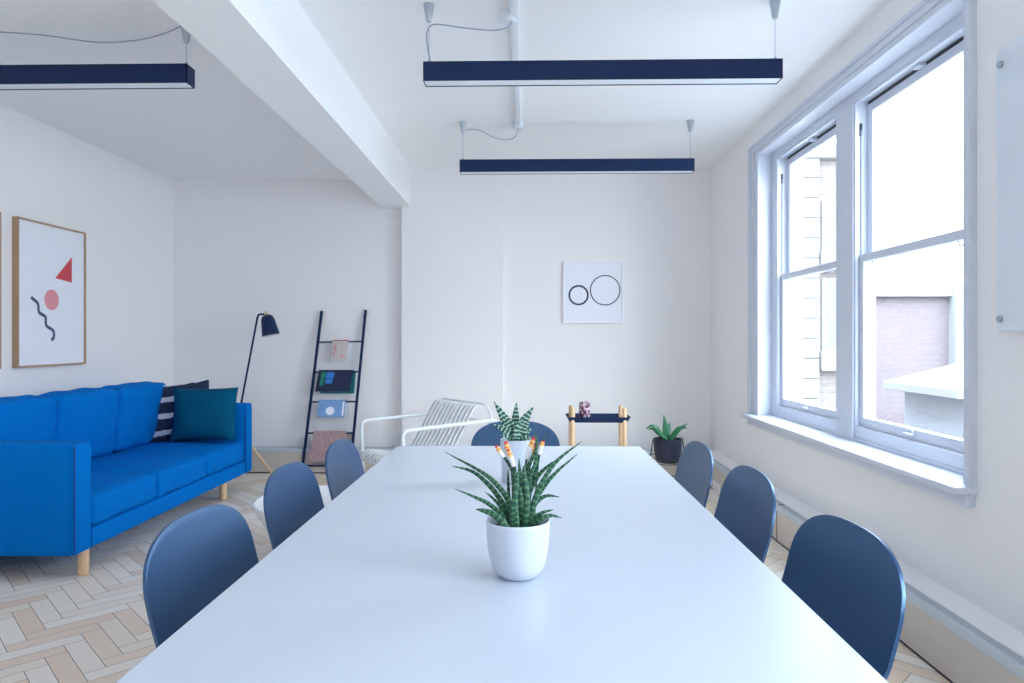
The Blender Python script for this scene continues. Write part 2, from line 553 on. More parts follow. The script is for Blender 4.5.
# ------------------------------------------------------------------ windows
def build_window(name, y0, y1, z0, z1, detail=True):
    root = empty(name); root['kind'] = 'structure'
    st = lambda n, b, m, par=root, smooth=None: struct(n, b, m, par, smooth)
    xf = 1.83
    # moulded casing round the opening (stepped profile)
    b = new()
    for (d0, d1, x0, fn, ff) in ((-.012, .022, 1.720, .75, 1.9), (.022, .058, 1.712, .75, 1.9), (.058, .078, 1.700, .75, 1.9)):
        box(b, x0, XR+.003, y0-d1*fn, y0-d0*fn, z0, z1+d0, bev=.002)
        box(b, x0, XR+.003, y1+d0*ff, y1+d1*ff, z0, z1+d0, bev=.002)
        box(b, x0, XR+.003, y0-d1*fn, y1+d1*ff, z1+d0, z1+d1, bev=.003)
    st('casing', b, M['white_paint'])
    # jamb lining and soffit
    b = new()
    box(b, 1.732, 1.95, y1-.008, y1+.004, z0, z1)
    box(b, 1.732, 1.95, y0-.004, y0+.008, z0, z1)
    box(b, 1.732, 1.95, y0+.008, y1-.008, z1-.008, z1+.004)
    st('jamb_lining', b, M['white_paint'])
    # stool and apron
    b = new()
    box(b, 1.64, 1.84, y0-.065, y1+.16, .668, .696, bev=.009, segs=3)
    box(b, 1.69, 1.735, y0-.05, y1+.14, .615, .668, bev=.008)
    st('sill', b, M['white_paint'], smooth=40)
    # frame: stiles, head, bottom rail with steps
    ym = 3.9625 if name == 'window_1' else (y0+y1)/2
    mh = .103
    yo1, yo0 = y1-.092, y0+.092
    openings = [(ym+mh, yo1), (yo0, ym-mh)]
    b = new()
    box(b, xf, 1.956, yo1, y1, z0, z1); box(b, xf, 1.956, y0, yo0, z0, z1)
    box(b, xf, 1.956, yo0, yo1, 2.592, z1)
    box(b, xf+.012, 1.956, yo0, yo1, z0, .742)
    box(b, xf+.004, 1.956, yo0, yo1, z0, .716, bev=.003)
    st('frame', b, M['white_paint'])
    b = new(); box(b, xf-.004, 1.956, ym-mh, ym+mh, z0, z1-.012, bev=.003); st('mullion', b, M['white_paint'])
    for (a, c) in openings:
        # inner stops
        b = new()
        box(b, xf+.006, xf+.024, a, a+.014, .742, 2.592); box(b, xf+.006, xf+.024, c-.014, c, .742, 2.592)
        box(b, xf+.006, xf+.024, a+.014, c-.014, 2.576, 2.592)
        box(b, xf+.008, xf+.026, a+.014, c-.014, .742, .778, bev=.003)
        st('stop_bead', b, M['white_paint'])
        # lower sash, inner track
        lo = empty('lower_sash'); lo.parent = root; lo['kind'] = 'structure'
        x0, x1 = xf+.028, xf+.070
        b = new()
        sw = .05
        box(b, x0, x1, a+.006, a+.006+sw, .765, 1.735, bev=.004); box(b, x0, x1, c-.006-sw, c-.006, .765, 1.735, bev=.004)
        box(b, x0, x1, a+.006+sw, c-.006-sw, .765, .832, bev=.003)
        box(b, x0, x1, a+.006+sw, c-.006-sw, 1.690, 1.735, bev=.004)
        st('sash_frame', b, M['white_paint'], lo)
        b = new(); box(b, (x0+x1)/2-.002, (x0+x1)/2+.002, a+.05, c-.05, .828, 1.695); st('pane', b, M['glass'], lo)
        b = new()
        yc = (a+c)/2
        for yy in (yc,):
            box(b, x0-.026, x0, yy-.03, yy+.03, .80, .812, bev=.003); box(b, x0-.010, x0, yy-.022, yy+.022, .80, .832, bev=.003)
        st('sash_lift', b, M['white_paint'], lo)
        b = new()
        for yy in (c-.16, a+.16):
            tube(b, [(x0+.01 + 0*k, yy+.022*math.cos(PI+PI*k/10), 1.692+.028*math.sin(PI+PI*k/10)) for k in range(11)], .004, 6)
        st('pull_ring', b, M['white_paint'], lo)
        # upper sash, outer track
        up = empty('upper_sash'); up.parent = root; up['kind'] = 'structure'
        x0, x1 = xf+.078, xf+.118
        b = new()
        box(b, x0, x1, a+.006, a+.006+sw, 1.70, 2.572, bev=.004); box(b, x0, x1, c-.006-sw, c-.006, 1.70, 2.572, bev=.004)
        box(b, x0, x1, a+.006+sw, c-.006-sw, 1.70, 1.742, bev=.003); box(b, x0, x1, a+.006+sw, c-.006-sw, 2.525, 2.572, bev=.004)
        st('sash_frame', b, M['white_paint'], up)
        b = new(); box(b, (x0+x1)/2-.002, (x0+x1)/2+.002, a+.05, c-.05, 1.735, 2.53); st('pane', b, M['glass'], up)
        # dark gap over the upper sash, pulleys and cords
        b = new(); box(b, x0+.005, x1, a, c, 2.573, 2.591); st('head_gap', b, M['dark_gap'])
        b = new(); box(b, xf+.034, xf+.050, c-.003, c+.001, 2.40, 2.47, bev=.001); st('pulley', b, M['dark_gap'])
        b = new(); box(b, xf+.034, xf+.05, a-.001, a+.003, 2.40, 2.47, bev=.001); st('pulley', b, M['dark_gap'])
        for yy in (c-.006, a+.006):
            b = new(); tube(b, [(xf+.042, yy, 1.735), (xf+.042, yy, 2.43)], .0035, 6); st('sash_cord', b, M['cable'])
        b = new()
        yc = (a+c)/2
        box(b, xf+.05, xf+.085, yc-.03, yc+.03, 2.572, 2.590, bev=.003); st('latch', b, M['white_paint'])
    return root
build_window('window_1', *W1)
build_window('window_2', *W2)
# ------------------------------------------------------------------ table
TX0, TX1, TY0, TY1, TZ = -.633, .559, .80, 3.352, .74
t = thing('dining_table', 'long white rectangular meeting table carrying two potted plants', 'table', ((TX0+TX1)/2, (TY0+TY1)/2, 0))
hx, hy = (TX1-TX0)/2, (TY1-TY0)/2
b = new(); box(b, -hx, hx, -hy, hy, TZ-.028, TZ, bev=.0025); obj('tabletop', b, M['table'], t)
b = new()
box(b, -hx+.10, hx-.10, -hy+.12, -hy+.16, TZ-.075, TZ-.028); box(b, -hx+.10, hx-.10, hy-.16, hy-.12, TZ-.075, TZ-.028)
box(b, -hx+.10, -hx+.14, -hy+.12, hy-.12, TZ-.075, TZ-.028); box(b, hx-.14, hx-.10, -hy+.12, hy-.12, TZ-.075, TZ-.028)
obj('apron', b, M['lounge'], t)
for sx in (-1, 1):
    for sy in (-1, 1):
        b = new(); box(b, sx*(hx-.12)-.025, sx*(hx-.12)+.025, sy*(hy-.14)-.025, sy*(hy-.14)+.025, 0, TZ-.028, bev=.004)
        obj('leg', b, M['lounge'], t)

# ------------------------------------------------------------------ shell chairs
def make_chair():
    root = empty('dining_chair')
    prof = catmull([(0, .225, .425), (0, .205, .447), (0, .10, .452), (0, -.06, .440), (0, -.155, .448), (0, -.208, .49), (0, -.237, .57), (0, -.262, .67), (0, -.288, .782)], 10)
    cum = [0]
    for p, q in zip(prof, prof[1:]): cum.append(cum[-1]+(q-p).length)
    tot = cum[-1]
    def at(s):
        s = max(0, min(tot, s))
        for i in range(len(cum)-1):
            if s <= cum[i+1]:
                f = (s-cum[i])/(cum[i+1]-cum[i]); break
        p = prof[i].lerp(prof[i+1], f)
        tg = (prof[i+1]-prof[i]).normalized()
        return p, tg
    NR, NC = 40, 40
    P = [[None]*(NC+1) for _ in range(NR+1)]
    for j in range(NC+1):
        u = math.sin(PI/2*(-1+2*j/NC))
        arc = 1-max(0, 1-abs(u)**2.6)**(1/2.6)
        b0, b1 = .10*arc, tot-.178*arc
        for i in range(NR+1):
            bb = b0+(b1-b0)*i/NR
            pt, tg = at(bb)
            k = bb/tot
            wd = .228 + .033*min(1, max(0, (bb-.25)/.25))
            wrap = (.016 - .006*min(1, max(0, (k-.35)/.3)))*abs(u)**2.2
            bl = min(1, max(0, (k-.42)/.2))
            P[i][j] = Vector((u*wd, pt.y + wrap*bl, pt.z + wrap*(1-bl)))
    b = new(); grid_surface(b, P)
    sh = obj('shell', b, M['navy_plastic'], root, smooth=60)
    md = sh.modifiers.new('thickness', 'SOLIDIFY'); md.thickness = .009; md.offset = 0
    mb = sh.modifiers.new('edge', 'BEVEL'); mb.width = .003; mb.segments = 2; mb.limit_method = 'ANGLE'; mb.angle_limit = math.radians(50)
    b = new()
    tube(b, rounded_path([(-.17, .13, .422), (.17, .13, .422), (.17, -.13, .418), (-.17, -.13, .418), (-.17, .12, .422)], .04), .009, 8)
    obj('seat_frame', b, M['black_metal'], root, smooth=50)
    for sx in (-1, 1):
        for sy in (-1, 1):
            b = new(); tube(b, [(sx*.165, sy*.125, .425), (sx*.215, sy*.20, 0.0)], [.011, .008], 10)
            obj('leg', b, M['black_metal'], root, smooth=50)
    return root
chair0 = make_chair()
spots = [
    (-.652, 1.87, -PI/2-.09, 'navy shell chair on the sofa side, largest in view, backed by herringbone floor only'),
    (-.640, 2.59, -PI/2-.04, 'navy shell chair in front of the round white low table'),
    (-.61, 3.215, -PI/2-.03, 'navy shell chair on the sofa side beside the slatted metal armchair'),
    (.578, 1.79, PI/2+.09, 'navy shell chair below the near half of the window, large and fully side-on'),
    (.568, 2.55, PI/2+.04, 'navy shell chair at the middle of the window side of the table'),
    (.53, 3.18, PI/2+.03, 'navy shell chair on the window side next to the black plant stand'),
    (-.062, 3.74, PI, 'navy shell chair at the far head of the table behind the zebra plant'),
]
for i, (x, y, rz, lab) in enumerate(spots):
    c = chair0 if i == 0 else copy_tree(chair0)
    c.location = (x, y, 0); c.rotation_euler = (0, 0, rz)
    tag(c, lab, 'chair', 'navy shell chairs round the white table')

# ------------------------------------------------------------------ sofa
SX0, SX1, SY0, SY1 = -3.33, -2.325, 3.467, 5.76
so = thing('sofa', 'blue fabric three-seat sofa with loose cushions on round wooden legs', 'sofa', ((SX0+SX1)/2, (SY0+SY1)/2, 0))
ox, oy = (SX0+SX1)/2, (SY0+SY1)/2
def soft_box(bm, x0, x1, y0, y1, z0, z1, r, puff=(0, 0, 0), n=12, wob=0, seed=0):
    """rounded cushion: subdivided box pushed out into a crown with soft corners"""
    rnd = random.Random(seed)
    ph = [rnd.random()*6 for _ in range(6)]
    c = Vector(((x0+x1)/2, (y0+y1)/2, (z0+z1)/2)); h = Vector(((x1-x0)/2, (y1-y0)/2, (z1-z0)/2))
    cube = bmesh.ops.create_cube(bm, size=2)['verts']
    es = list(set(e for v in cube for e in v.link_edges))
    bmesh.ops.subdivide_edges(bm, edges=es, cuts=n, use_grid_fill=True)
    vs = list(bm.verts)
    for v in vs:
        p = v.co.copy()
        # even out towards edges so that the fillet gets vertices
        q = Vector([math.copysign(abs(a)**.75, a) if abs(a) < 1 else a for a in p])
        w = Vector((q.x*h.x, q.y*h.y, q.z*h.z))
        inner = Vector([max(-h[k]+r, min(h[k]-r, w[k])) for k in range(3)])
        d = w-inner
        if d.length > 1e-9:
            m = max(abs(d.x), abs(d.y), abs(d.z))
            w = inner + d.normalized()*m
        f = [1-min(1, abs(q[k]))**2 for k in range(3)]
        w.x += math.copysign(puff[0], q.x)*f[1]*f[2]*abs(q.x)
        w.y += math.copysign(puff[1], q.y)*f[0]*f[2]*abs(q.y)
        w.z += math.copysign(puff[2], q.z)*f[0]*f[1]*abs(q.z)
        if wob:
            w.x += wob*math.sin(9*q.y+ph[0])*math.sin(6*q.z+ph[1]); w.z += wob*math.sin(7*q.y+ph[2])*math.cos(5*q.x+ph[3])
        v.co = c + w
    return list(vs)
def sofa_part(name, x0, x1, y0, y1, z0, z1, r, puff=(0, 0, 0), rotx=None, wob=0, seed=0, label=None, n=12, tilt=0):
    b = new(); vs = soft_box(b, x0-ox, x1-ox, y0-oy, y1-oy, z0, z1, r, puff, n, wob, seed)
    if tilt:
        piv = Vector((x1-ox, 0, z0))
        bmesh.ops.transform(b, matrix=Matrix.Translation(piv) @ Matrix.Rotation(-tilt, 4, 'Y') @ Matrix.Translation(-piv), verts=b.verts)
    return obj(name, b, M['blue'], so, smooth=60, label=label)
AT = .148
for (a0, a1) in ((SY0, SY0+AT), (SY1-AT, SY1)):
    ar = sofa_part('armrest', SX0, SX1, a0, a1, .142, .722, .016, (0, .002, .003), n=10)
sofa_part('backrest', SX0, SX0+.15, SY0+AT, SY1-AT, .142, .735, .02, n=10)
sofa_part('base', SX0+.1, SX1+.002, SY0+AT-.002, SY1-AT+.002, .145, .252, .012, n=10)
L_ = (SY1-SY0-2*AT)/3
for i in range(3):
    y0 = SY0+AT+i*L_
    sofa_part('seat_cushion', SX0+.16, SX1-.005, y0+.003, y0+L_-.003, .250, .420, .030, (.012, .004, .022), wob=.004, seed=i, n=16)
    sofa_part('back_cushion', SX0+.13, SX0+.33, y0+.004, y0+L_-.004, .425, .895, .045, (.028, .003, .014), wob=.006, seed=10+i, n=16, tilt=-.10)
# piping seam on each arm front
for a0 in (SY0, SY1-AT):
    b = new()
    tube(b, [(SX1-ox+.001, a0-oy+.004, .16), (SX1-ox+.001, a0-oy+.004, .71)], .004, 6)
    obj('seam', b, M['blue_dark'], so, smooth=60)
for (x, y) in ((SX1-.05, SY0+.15), (SX1-.05, SY1-.45), (SX0+.1, SY0+.15), (SX0+.1, SY1-.45)):
    b = new(); lathe(b, [(0, 0), (.021, 0), (.026, .005), (.027, .02), (.028, .15), (0, .15)], 24, (x-ox, y-oy, 0)); obj('leg', b, M['birch'], so, smooth=50, label='round pale wooden leg')

# throw pillows
def pillow(name, lab, m, w, h, th, loc, rot, seed, spin=0):
    b = new()
    N = 22
    lay = []
    rnd = random.Random(seed); ph = [rnd.random()*6 for _ in range(4)]
    def pt(u, v, side):
        e = (1-abs(u)**2.6)*(1-abs(v)**2.6)
        z = side*th*.5*max(0, e)**.55
        px = u*w/2*(1-.055*(1-v*v)) ; py = v*h/2*(1-.055*(1-u*u))
        z += .008*math.sin(5*u+ph[0])*math.cos(4*v+ph[1])*max(0, e)
        return Vector((px, py, z))
    for side in (1, -1):
        P = [[pt(-1+2*i/N, -1+2*j/N, side) for j in range(N+1)] for i in range(N+1)]
        U = [[(i/N, j/N) for j in range(N+1)] for i in range(N+1)]
        grid_surface(b, P, UV=U)
    bmesh.ops.remove_doubles(b, verts=b.verts, dist=1e-5)
    bmesh.ops.rotate(b, verts=b.verts, cent=(0, 0, 0), matrix=Matrix.Rotation(spin, 3, 'Z'))
    o = obj(name, b, m, None, smooth=70)
    o.location = loc; o.rotation_euler = rot
    tag(o, lab, 'pillow', 'throw pillows on the blue sofa')
    return o
pillow('throw_pillow', 'teal green velvet pillow leaning on the sofa far arm', M['teal'], .50, .43, .19, (-2.575, 5.42, .660), (math.radians(78), 0, math.radians(8)), 1)
pillow('throw_pillow', 'dark navy pillow with white stripes tucked behind the teal pillow', M['stripe'], .52, .47, .12, (-2.845, 5.525, .672), (math.radians(80), 0, math.radians(16)), 2, math.radians(7))

# ------------------------------------------------------------------ pictures
def frame_bm(w, h, fw, d):
    b = new()
    box(b, -w/2, -w/2+fw, 0, d, -h/2, h/2, bev=.002); box(b, w/2-fw, w/2, 0, d, -h/2, h/2, bev=.002)
    box(b, -w/2+fw, w/2-fw, 0, d, h/2-fw, h/2, bev=.002); box(b, -w/2+fw, w/2-fw, 0, d, -h/2, -h/2+fw, bev=.002)
    return b
def flat_poly(pts, y, t=.0008):
    b = new()
    a = [b.verts.new((x, y, z)) for x, z in pts]; c = [b.verts.new((x, y-t, z)) for x, z in pts]
    b.faces.new(a); b.faces.new(c[::-1])
    n = len(pts)
    for i in range(n): b.faces.new((a[i], a[(i+1) % n], c[(i+1) % n], c[i]))
    return b
# local axes: x along the wall, -y... front is +y (depth d), z up
def picture(name, lab, loc, rz, w, h, fw, d, fm):
    p = thing(name, lab, 'picture', loc, rz)
    obj('frame', frame_bm(w, h, fw, d), fm, p)
    b = new(); box(b, -w/2+fw*.6, w/2-fw*.6, .004, d-.012, -h/2+fw*.6, h/2-fw*.6); obj('print', b, M['paper'], p)
    return p, d-.012
# left wall prints: local +y must point to +x world -> rz = -90deg ; local x -> world -y
PZ = 1.572; PH = 1.0; PW = .70
p1, yf = picture('wall_picture', 'oak framed print with red triangle, pink dot and wavy line', (XL, 4.785, PZ), -PI/2, PW, PH, .013, .042, M['oak'])
def px_to_print(u, v): return (PW/2 - u*PW, PH/2 - v*PH)   # u from the near (left in photo) edge
def prt(pts, m, nm='printed_shape'):
    obj(nm, flat_poly([px_to_print(u, v) for u, v in pts], yf+.0012), m, p1)
prt([(.785, .205), (.53, .375), (.785, .392)], M['red'], 'printed_triangle')
prt([(.48+.105*math.cos(2*PI*k/36), .532+.073*math.sin(2*PI*k/36)) for k in range(36)], M['pink'], 'printed_dot')
cl = catmull([(.135, .528, 0), (.235, .575, 0), (.255, .645, 0), (.350, .680, 0), (.365, .750, 0), (.475, .795, 0), (.478, .855, 0), (.440, .868, 0)], 8)
lft, rgt = [], []
cl = [Vector((.19+(p.x-.135)*.92, .525+(p.y-.528)*.85, 0)) for p in cl]
for i, p in enumerate(cl):
    a = cl[max(0, i-1)]; c = cl[min(len(cl)-1, i+1)]
    tdir = Vector(((c-a).x*PW, (c-a).y*PH, 0)).normalized()
    n_ = Vector((-tdir.y, tdir.x, 0))*.0118
    lft.append((p.x+n_.x/PW, p.y+n_.y/PH)); rgt.append((p.x-n_.x/PW, p.y-n_.y/PH))
b = new()
for i in range(len(cl)-1):
    q = [px_to_print(*v) for v in (lft[i], lft[i+1], rgt[i+1], rgt[i])]
    b.faces.new([b.verts.new((x, yf+.0012, z)) for x, z in q])
bmesh.ops.remove_doubles(b, verts=b.verts, dist=1e-5)
obj('printed_wave', b, M['slate'], p1)
picture('wall_picture', 'oak frame beside the triangle print, only its edge in view', (XL, 3.945, PZ), -PI/2, PW, PH, .013, .042, M['oak'])
# ring print on rear wall; front faces -y -> rz = pi ; local x -> -x world
p2, yf2 = picture('wall_picture', 'small square white framed print of two thin rings', (.630, 6.44, 1.700), PI, .565, .585, .016, .03, M['white_frame'])
def ring(cx_, cz_, r, wdt):
    b = new(); n = 56
    A = [b.verts.new((-(cx_+(r+wdt/2)*math.cos(2*PI*k/n)), yf2+.0015, cz_+(r+wdt/2)*math.sin(2*PI*k/n))) for k in range(n)]
    B = [b.verts.new((-(cx_+(r-wdt/2)*math.cos(2*PI*k/n)), yf2+.0015, cz_+(r-wdt/2)*math.sin(2*PI*k/n))) for k in range(n)]
    for k in range(n): b.faces.new((A[k], A[(k+1) % n], B[(k+1) % n], B[k]))
    obj('printed_ring', b, M['ink'], p2)
ring(-.137, -.028, .087, .017)
ring(.112, .018, .138, .010)

# ------------------------------------------------------------------ pendant lamps
def pendant(lab, x0, x1, yc, zc, cable_to=None):
    xc = (x0+x1)/2; L = x1-x0
    p = thing('pendant_lamp', lab, 'lamp', (xc, yc, 2.49), 0, 'navy linear pendant lamps')
    b = new()
    h = L/2; d = .04
    box(b, -h, h, -d, -d+.004, 0, .092); box(b, -h, h, d-.004, d, 0, .092); box(b, -h, h, -d, d, .088, .092)
    box(b, -h, -h+.004, -d, d, 0, .092); box(b, h-.004, h, -d, d, 0, .092)
    obj('housing', b, M['navy_metal'], p)
    b = new(); box(b, -h+.004, h-.004, -d+.005, d-.005, .003, .012); obj('diffuser', b, M['diffuser'], p)
    top = zc-2.49
    for i, sx in enumerate((-1, 1)):
        cx = sx*(h-.022)
        b = new(); tube(b, [(cx, 0, .09), (cx, 0, top-.06)], .0014, 6); obj('suspension_wire', b, M['cable'], p)
        b = new(); lathe(b, [(0, .092), (.006, .092), (.006, .112), (.003, .114), (0, .114)], 12, (cx, 0, 0)); obj('wire_grip', b, M['steel'], p)
        b = new(); lathe(b, [(0, top-.082), (.011, top-.082), (.013, top-.078), (.026, top-.006), (.026, top), (0, top)], 24, (cx, 0, 0)); obj('ceiling_cup', b, M['steel'], p, smooth=45)
    if cable_to:
        b = new(); tube(b, catmull([(q[0]-xc, q[1]-yc, q[2]-2.49) for q in cable_to], 8), .0032, 8); obj('power_cable', b, M['cable'], p, smooth=60)
    return p
xa, xb = -.488, 1.205
pendant('navy linear pendant lamp over the middle of the white table', xa, xb, 3.27, ZC,
        [(xa+.03, 3.27, 2.58), (xa+.012, 3.27, 2.70), (xa+.02, 3.275, 2.76), (xa+.06, 3.29, 2.785), (-.30, 3.31, 2.775), (-.16, 3.33, 2.772), (-.09, 3.34, 2.79), (-.068, 3.35, 2.825)])
pendant('navy linear pendant lamp nearest the rear wall, above the ring print', xa, xb+.025, 5.05, ZC,
        [(xa+.03, 5.05, 2.80), (xa+.08, 5.05, 2.815), (xa+.16, 5.05, 2.80), (-.24, 5.05, 2.755), (-.14, 5.05, 2.735), (-.08, 5.05, 2.76), (-.06, 5.05, 2.815)])
pendant('navy linear pendant lamp over the sofa, beyond the ceiling beam', -3.31, -1.62, 3.27, ZCL,
        [(-3.2, 3.35, 2.77), (-2.9, 3.25, 2.765), (-2.35, 3.2, 2.715), (-2.05, 3.2, 2.675), (-1.86, 3.2, 2.68), (-1.72, 3.2, 2.71), (-1.62, 3.22, 2.765)])
# ceiling conduit with two junction boxes
cd = thing('ceiling_conduit', 'white surface conduit with two round junction boxes on the ceiling', 'conduit', (-.06, 3.3, ZC))
b = new(); box(b, -.022, .022, -3.5, 1.77, -.028, 0, bev=.006); obj('channel', b, M['pvc'], cd, smooth=40)
for (x, y) in ((-.03, .06), (-.0, 1.77)):
    b = new(); lathe(b, [(0, -.05), (.034, -.05), (.039, -.045), (.039, 0), (0, 0)], 28, (x, y, 0)); obj('junction_box', b, M['pvc'], cd, smooth=40)

# ------------------------------------------------------------------ floor lamp
fl = thing('floor_lamp', 'navy floor lamp with a bell shade on wooden tripod behind the sofa', 'lamp', (-2.59, 6.03, 0))
b = new()
tube(b, rounded_path([(.0, 0, .40), (.202, 0, 1.46), (.215, 0, 1.480), (.262, 0, 1.482)], .03, 8), .009, 10); obj('stem', b, M['navy_metal'], fl, smooth=60)
b = new(); lathe(b, [(0, .38), (.03, .38), (.034, .40), (.034, .47), (.012, .50), (0, .50)], 20); obj('hub', b, M['navy_metal'], fl, smooth=50)
for an in (0, 2.25, -2.25):
    c_, s_ = math.cos(an), math.sin(an)
    b = new(); tube(b, [(.015*c_, .015*s_, .47), (.385*c_, .27*s_, 0.0)], [.014, .011], 12); obj('leg', b, M['birch'], fl, smooth=50)
mt = Matrix.Translation((.283, 0, 1.480)) @ Matrix.Rotation(math.radians(-12), 4, 'Y')
b = new()
lathe(b, [(0, -.004), (.026, -.005), (.046, -.018), (.058, -.05), (.067, -.12), (.076, -.19), (.074, -.19), (.064, -.12), (.055, -.052), (.043, -.024), (0, -.012)], 36, mtx=mt); obj('shade', b, M['navy_metal'], fl, smooth=50)
b = new(); lathe(b, [(0, -.184), (.072, -.183), (.0735, -.189), (.0, -.189)], 36, mtx=mt); obj('lamp_diffuser', b, M['diffuser'], fl)
b = new(); lathe(b, [(0, -.006), (.014, -.004), (.014, .006), (.006, .008), (.006, .018), (.009, .02), (.009, .028), (0, .03)], 16, mtx=mt); obj('knob', b, M['brass'], fl, smooth=40, label='small brass knob')

# ------------------------------------------------------------------ ladder rack
TL, TR = Vector((-1.948, 6.478, 1.528)), Vector((-1.527, 6.478, 1.536))
BL, BR = Vector((-2.086, 6.338, .072)), Vector((-1.636, 6.338, .072))
ld = thing('ladder_rack', 'thin black ladder rack leaning on the alcove wall, holding magazines', 'rack', (-1.80, 6.40, 0))
org = Vector((-1.80, 6.40, 0))
def bar(bm, a, c, w, d):
    a, c = Vector(a), Vector(c)
    t_ = (c-a).normalized(); y_ = Vector((0, 1, 0)); y_ = (y_-t_*y_.dot(t_)).normalized(); x_ = t_.cross(y_)
    V = []
    for p in (a, c):
        V.append([bm.verts.new(p + x_*sx*w/2 + y_*sy*d/2) for sx, sy in ((-1, -1), (1, -1), (1, 1), (-1, 1))])
    for k in range(4):
        j = (k+1) % 4; bm.faces.new((V[0][k], V[0][j], V[1][j], V[1][k]))
    bm.faces.new(V[0][::-1]); bm.faces.new(V[1])
for a, c in ((BL, TL), (BR, TR)):
    b = new(); bar(b, a-org, c-org, .022, .022); obj('rail', b, M['navy_metal'], ld)
    b = new(); p = (c-org); bar(b, p, p+Vector((.001, 0, .012)), .02, .02); obj('end_cap', b, M['lounge'], ld, label='pale grey end cap')
def rung(f): return BL.lerp(TL, f), BR.lerp(TR, f)
def proj_f(z): return (z-.072)/(1.53-.072)
RZ = [.078, .378, .669, .948, 1.232]
for z in RZ:
    a, c = rung(proj_f(z))
    b = new(); bar(b, a-org, c-org, .014, .014); obj('rung', b, M['navy_metal'], ld)

def magazine(name, lab, z, xoff, w, hgt, cover, spine=None, back=None, prints=(), spread=.028, lean=0, shear=0, back_shift=.03, thick=.006, rear=.98):
    """a booklet hung open over a rung: two leaves meeting at the spine on top"""
    a, c = rung(proj_f(z))
    mid = a.lerp(c, .5)
    o = thing(name, lab, 'magazine', (mid.x+xoff, mid.y, z+.012), 0, 'magazines hung on the ladder rack')
    def leafm(sgn, dx, hh, th):
        b = new()
        vs = box(b, -w/2, w/2, -th/2, th/2, -hh, 0, bev=0)
        for v in b.verts: v.co.x += shear*v.co.z
        ang = math.atan2(spread, hh)*sgn
        bmesh.ops.transform(b, matrix=Matrix.Translation((dx, sgn*-.0095-(.0 if sgn > 0 else 0), .0)) @ Matrix.Rotation(-ang, 4, 'X'), verts=b.verts)
        return b
    obj('front_cover', leafm(1, 0, hgt, thick), cover, o)
    obj('rear_cover', leafm(-1, back_shift, hgt*rear, thick), back or M['paper'], o)
    b = new()
    box(b, -w/2, w/2, -.0135, .0135, -.001, .008, bev=.003); obj('spine', b, spine or cover, o)
    ang = math.atan2(spread, hgt)
    for nm, m, pts in prints:
        b = new()
        vv = [b.verts.new((u*w-w/2+shear*(-v*hgt), -thick/2-.0008, -v*hgt)) for u, v in pts]
        b.faces.new(vv)
        bmesh.ops.transform(b, matrix=Matrix.Translation((0, -.0095, 0)) @ Matrix.Rotation(-ang, 4, 'X'), verts=b.verts)
        obj(nm, b, m, o)
    return o
R_ = lambda u0, v0, u1, v1: [(u0, v0), (u1, v0), (u1, v1), (u0, v1)]
circ = lambda cu, cv, ru, rv, n=24: [(cu+ru*math.cos(2*PI*k/n), cv+rv*math.sin(2*PI*k/n)) for k in range(n)]
M['dusty'] = mat('dusty_pink_print', (206, 150, 156), .6)
magazine('magazine', 'grey pink booklet with a red spine on the top rung', 1.232, .004, .150, .190, M['grey_cover'], M['burgundy'],
         prints=[('printed_figure', M['dusty'], [(.10, .22), (.28, .20), (.32, .45), (.22, .62), (.16, .80), (.08, .76), (.14, .5)]), ('printed_mark', M['pink'], circ(.68, .75, .09, .07))], shear=.06)
magazine('magazine', 'large navy magazine with green and blue blocks on the second rung', 0.948, -.006, .325, .196, M['navy_cover'], None, M['teal_cover'],
         prints=[('printed_block', M['green_print'], R_(.09, .07, .22, .36)), ('printed_block', M['green_print'], R_(.09, .39, .20, .72)),
                 ('printed_block', M['blue_print'], R_(.24, .08, .47, .36)), ('printed_block', M['blue_print'], R_(.24, .39, .45, .62))], shear=.12, back_shift=.02, spread=.04, rear=1.13)
magazine('magazine', 'light blue booklet with a white round shape on its cover', .669, -.012, .255, .155, M['sky_cover'], None, None,
         prints=[('printed_shape', M['paper'], circ(.46, .62, .16, .25)), ('printed_strip', M['paper'], R_(.90, .05, .97, .9))], shear=.04)
magazine('magazine', 'speckled dusty pink magazine, lowest of those hung on the ladder', .378, .004, .310, .275, M['pink_cover'], M['pink_cover'], M['grey_cover'], shear=.16, back_shift=.05, spread=.036)

# ------------------------------------------------------------------ slatted lounge chair
lx, ly = Vector((.8, .6, 0)), Vector((-.6, .8, 0))       # backwards, and from near side to far side
lc = thing('lounge_chair', 'pale metal slatted armchair with tube arms beside the pier', 'armchair', (-.884, 4.87, 0), math.atan2(.6, .8))
